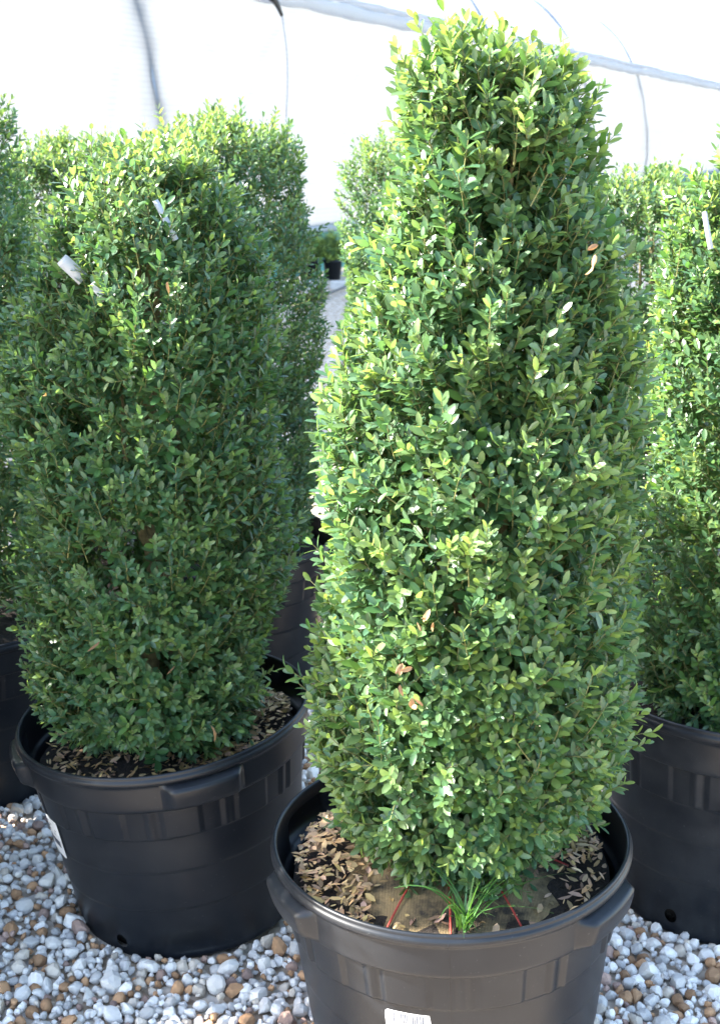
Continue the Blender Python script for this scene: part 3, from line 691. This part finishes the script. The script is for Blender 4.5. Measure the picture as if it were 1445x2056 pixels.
# ------------------------------------------------------------------ plants behind
def scaled_shrub(seed, ztop, rad, nspr):
    prof = [(rad * .6, .38), (rad * .86, .43), (rad, .58), (rad * 1.02, .85), (rad * .97, 1.1), (rad * .90, ztop - .2), (rad * .80, ztop - .06), (rad * .6, ztop - .02), (.004, ztop)]
    return shrub_mesh(prof, lambda zz: (np.zeros_like(zz), np.zeros_like(zz)), seed, nspr, .018, .025, 2, young=.22, long_p=.07, lump=.016)
S1 = scaled_shrub(51, 1.58, .268, 3100); S2 = scaled_shrub(52, 1.50, .258, 2900)
proto = []
potD = pot_parts([-100, -10, 80, 170], hole0=10, mat_=M_pot)
specs = [((-1.57, 3.62), 0, 1.2, 3.6, potD, 'boxwood in a black pot outside the left edge, farthest of those out of view'),
         ((-.375, 3.68), 0, 1.025, .4, potD, 'boxwood with long loose shoots standing right behind the left front one'),
         ((-1.0, 3.05), 1, 1.12, 2.1, potD, 'boxwood cut off by the left edge, beside the tilted pot'),
         ((-.95, 4.35), 1, 1.04, 4.0, potD, 'boxwood in deep shade at far left, between two nearer ones'),
         ((.19, 4.30), 0, .985, 1.3, potD, 'small-looking far boxwood left of the tall front one, before the white wall'),
         ((.83, 3.75), 1, .98, 5.2, potD, 'far boxwood peeking between the tall front one and the right edge one'),
         ((-1.25, 2.50), 0, 1.17, 3.0, potD, 'boxwood in a black pot standing outside the left edge of the view'),
         ((-1.30, 2.03), 0, 1.04, 5.0, potD, 'boxwood in a black pot outside the left edge, nearest to the viewer')]
first = {}
for (xy, k, sc, rz, pm, lab) in specs:
    root = empty('potted_boxwood', (xy[0], xy[1], 0)); tag(root, lab, 'potted plant', GROUP)
    p = place_pot(pm, root); 
    if 'soil' not in first: first['soil'] = soil_plug(p, 9, .36)
    else: add('soil', first['soil'].data, p)
    if k not in first:
        f_ = foliage((S1, S2)[k], root); t_ = trunk(root, lambda zz: (np.zeros_like(zz), np.zeros_like(zz)), .34, 1.4, .02, 60 + k); first[k] = (f_.data, t_.data)
    else:
        f_ = add('foliage', first[k][0], root); f_['kind'] = 'stuff'; t_ = add('trunk', first[k][1], root)
    for o in (f_, t_): o.rotation_euler = (0, 0, rz); o.scale = (1, 1, sc)

# ------------------------------------------------------------------ small plants, timber edging and hose by the wall
small = None
mbp = MB(); k_ = 24; th_ = np.arange(k_) / k_ * 2 * np.pi
prf = [(.001, .005), (.085, 0), (.108, .20), (.114, .20), (.114, .225), (.104, .225), (.10, .2), (.001, .195)]
pv = np.array([[(r * math.cos(a), r * math.sin(a), z) for a in th_] for r, z in prf]).reshape(-1, 3)
pot_small = build('pot', pv, grid_faces(len(prf), k_, True), M_pot, link=False)
Ss = shrub_mesh([(.06, .20), (.15, .26), (.17, .36), (.13, .46), (.06, .52), (.004, .54)], lambda zz: (np.zeros_like(zz), np.zeros_like(zz)), 71, 420, .025, .038, 2, young=1.6, lump=.03)
for k, (x, lab) in enumerate(((668, 'small leafy plant in a black pot by the green skirt of the hoop house'), (625, 'small potted plant by the hoop house, mostly hidden behind the loose-shooted boxwood'))):
    g = at_z(x, 561); root = empty('small_potted_plant', g); tag(root, lab, 'potted plant', 'small plants by the hoop house')
    add('pot', pot_small, root)
    if small is None: f_ = foliage(Ss, root); small = f_.data
    else: f_ = add('foliage', small, root); f_['kind'] = 'stuff'; f_.rotation_euler = (0, 0, 2)
e0 = at_z(600, 579); e1 = at_z(720, 579); dv = e1 - e0; ln = float(np.linalg.norm(dv))
ed = empty('timber_edging', (e0 + e1) / 2); ed.rotation_euler = (0, 0, math.atan2(dv[1], dv[0]))
tag(ed, 'pale timber edging on the ground before the small potted plants', 'edging')
for q, (x0, x1) in enumerate(((-1.6, -.02), (.02, 1.6))):
    mb = MB(); mb.box(x0, x1, -.05, .05, -.01, .075); mb.build('board', M_timber, ed, False)
h0 = at_z(600, 618, .012); h1 = at_z(735, 556, .012); q = np.linspace(0, 1, 20)[:, None]; mb = MB()
mb.tube((h0 + (h1 - h0) * q) * (1, 1, 1) + np.array([0, .05, 0]) * np.sin(q * 5), .014, 8)
tag(mb.build('irrigation_hose', M_hose), 'thin dark hose lying across the tan ground between the shrubs', 'hose')

# ------------------------------------------------------------------ plant tags
def plant_tag(p0, p1, width, normal, lab, bow=.004):
    p0, p1 = np.array(p0), np.array(p1); d = nrm(p1 - p0); nn = nrm(np.array(normal, float)); s = nrm(np.cross(d, nn)); q = np.linspace(0, 1, 10)
    mid = p0 + (p1 - p0) * q[:, None] + nn * (bow * np.sin(q * np.pi))[:, None]; w = width * np.where(q < .05, .9, 1) / 2
    L_, R_ = mid - s * w[:, None], mid + s * w[:, None]; th = nn * .0005
    V = np.concatenate([L_ - th, R_ - th, L_ + th, R_ + th]); c = V.mean(0); F = []
    for i in range(9):
        F += [(i, i + 1, 11 + i, 10 + i), (20 + i, 30 + i, 31 + i, 21 + i), (i, 20 + i, 21 + i, i + 1), (10 + i, 11 + i, 31 + i, 30 + i)]
    o = build('plant_tag', V - c, np.array(F), M_tag); o.location = c; tag(o, lab, 'tag', 'tags hanging in the shrubs')
YB = 2.48 - .205
plant_tag(at_y(312, 402, YB + .03), at_y(353, 482, YB + .01), .011, (.3, -1, .3), 'thin white plant tag slanting near the top of the left front boxwood')
plant_tag(at_y(124, 520, YB + .04), at_y(168, 562, YB + .055), .024, (-.2, -1, .6), 'wide grey-white plant tag at upper left of the left front boxwood')
plant_tag(at_y(186, 568, YB + .03), at_y(215, 600, YB + .03), .018, (.2, -1, .3), 'short grey tag just below the wide tag in the left front boxwood', .004)
plant_tag(at_y(1413, 425, 2.513 - .215), at_y(1426, 500, 2.513 - .22), .009, (-.4, -1, .2), 'white strip tag in the sunlit boxwood at the right edge')

# ------------------------------------------------------------------ gravel
def ico(sub):
    t = (1 + 5 ** .5) / 2
    v = [(-1, t, 0), (1, t, 0), (-1, -t, 0), (1, -t, 0), (0, -1, t), (0, 1, t), (0, -1, -t), (0, 1, -t), (t, 0, -1), (t, 0, 1), (-t, 0, -1), (-t, 0, 1)]
    f = [(0, 11, 5), (0, 5, 1), (0, 1, 7), (0, 7, 10), (0, 10, 11), (1, 5, 9), (5, 11, 4), (11, 10, 2), (10, 7, 6), (7, 1, 8), (3, 9, 4), (3, 4, 2), (3, 2, 6), (3, 6, 8), (3, 8, 9), (4, 9, 5), (2, 4, 11), (6, 2, 10), (8, 6, 7), (9, 8, 1)]
    v = [np.array(p, float) / np.linalg.norm(p) for p in v]
    for _ in range(sub):
        mid = {}; nf = []
        def m(a, b_):
            k = (min(a, b_), max(a, b_))
            if k not in mid: v.append(nrm(v[a] + v[b_])); mid[k] = len(v) - 1
            return mid[k]
        for a, b_, c in f:
            x, y, z = m(a, b_), m(b_, c), m(c, a); nf += [(a, x, z), (b_, y, x), (c, z, y), (x, y, z)]
        f = nf
    return np.array(v), np.array(f)
IV, IF = ico(1); IV0, IF0 = ico(0)
rs = np.random.default_rng(77)
def stone_shape(iv=None):
    v = (IV if iv is None else iv) * np.array([rs.uniform(.85, 1.35), rs.uniform(.7, 1.0), rs.uniform(.55, .85)])
    for k in range(rs.integers(9, 14)):
        n_ = nrm(rs.normal(0, 1, 3)); h = rs.uniform(.46, .72); d = v @ n_
        v = v - np.outer(np.clip(d - h, 0, None), n_) * .93
    v = v + rs.normal(0, .008, v.shape)
    return v
SHAPES = [stone_shape() for _ in range(40)]; SMALL = [stone_shape(IV0) for _ in range(20)]
def stone_colour():
    u = rs.random()
    if u < .30: c = np.array([.78, .74, .69]) * rs.uniform(.8, 1.2)
    elif u < .62: c = np.array([.58, .555, .53]) * rs.uniform(.75, 1.2)
    elif u < .74: c = np.array([.62, .54, .45]) * rs.uniform(.7, 1.1)
    elif u < .92: c = np.array([.48, .27, .14]) * rs.uniform(.6, 1.15)
    else: c = np.array([.40, .27, .22]) * rs.uniform(.7, 1.1)
    return c
pots = [(.167, 1.966, .238), (-.367, 2.48, .240), (.793, 2.513, .238)] + [(s[0][0], s[0][1], .238) for s in specs]
cell = {}
def try_put(x, y, r, fac):
    ci, cj = int(x // .05), int(y // .05)
    for a in (-1, 0, 1):
        for b_ in (-1, 0, 1):
            for (x2, y2, r2) in cell.get((ci + a, cj + b_), ()):
                if (x - x2) ** 2 + (y - y2) ** 2 < ((r + r2) * fac) ** 2: return False
    cell.setdefault((ci, cj), []).append((x, y, r)); return True
stones = []
def scatter(n, rlo, rhi, fac, zlo, zhi, ymin=1.75, ymax=4.7):
    for _ in range(n):
        y = ymin + (ymax - ymin) * rs.random() ** 1.25; hwid = .35 * y + .28
        x = rs.uniform(-hwid, hwid); r = rs.uniform(rlo, rhi) if rs.random() < .97 else rhi * 1.25
        bad = any((x - a) ** 2 + (y - b_) ** 2 < (c + r * .75) ** 2 for a, b_, c in pots)
        if bad or not try_put(x, y, r, fac): continue
        stones.append((x, y, GZ + r * rs.uniform(zlo, zhi), r))
scatter(1400, .017, .024, .78, .55, .85)
scatter(14000, .011, .017, .68, .5, .95)
scatter(36000, .006, .010, .62, .8, 1.9, 1.75, 3.9)
stones = np.array(stones)
X, Y, Dp = project(stones[:, :3])
def hidden(x, y):       # pixels covered by pots and shrubs
    return ~(((x < 590) & (y > 1640) & ((x < 130) | (y > 1930 - .0 * x) | (x < 40 + (y - 1600) * .45))) | ((x > 1255) & (y > 1830 + (x - 1255) * .4)) | ((x < 600) & (x > 430) & (y > 1905)))
vis = (X > 4) & (X < 1441) & (Y < 2050) & ~hidden(X, Y)
score = np.where(vis, stones[:, 3] / Dp, -1); chosen = set(np.argsort(-score)[:300].tolist())
protos = []
for k in range(30):
    protos.append(build('stone', SHAPES[k], IF, M_stone, cols=np.repeat(stone_colour()[None], len(IV), 0), link=False, smooth=False))
def rot():
    q = rs.normal(0, 1, 4); q[1:3] *= .35; q = q / np.linalg.norm(q); w, x, y, z = q
    return np.array([[1 - 2 * (y * y + z * z), 2 * (x * y - z * w), 2 * (x * z + y * w)], [2 * (x * y + z * w), 1 - 2 * (x * x + z * z), 2 * (y * z - x * w)], [2 * (x * z - y * w), 2 * (y * z + x * w), 1 - 2 * (x * x + y * y)]])
V, F, Cc = [], [], []; nb = 0
for i, (x, y, z, r) in enumerate(stones):
    R_ = rot() * r * 1.12
    if i in chosen:
        o = add('stone', protos[rs.integers(30)], ground)
        o.matrix_basis = Matrix(((*R_[0], x), (*R_[1], y), (*R_[2], z), (0, 0, 0, 1)))
    else:
        sv, sf = (SMALL[rs.integers(20)] * 1.15, IF0) if r < .0102 else (SHAPES[rs.integers(40)], IF)
        V.append(sv @ R_.T + (x, y, z)); F.append(sf + nb); nb += len(sv); Cc.append(np.repeat(stone_colour()[None], len(sv), 0))
gv = build('gravel', np.concatenate(V), np.concatenate(F), M_stone, ground, np.concatenate(Cc), smooth=False); gv['kind'] = 'stuff'
print('stones', len(stones), 'tris', sum(len(o.data.polygons) for o in bpy.data.objects if o.type == 'MESH'))
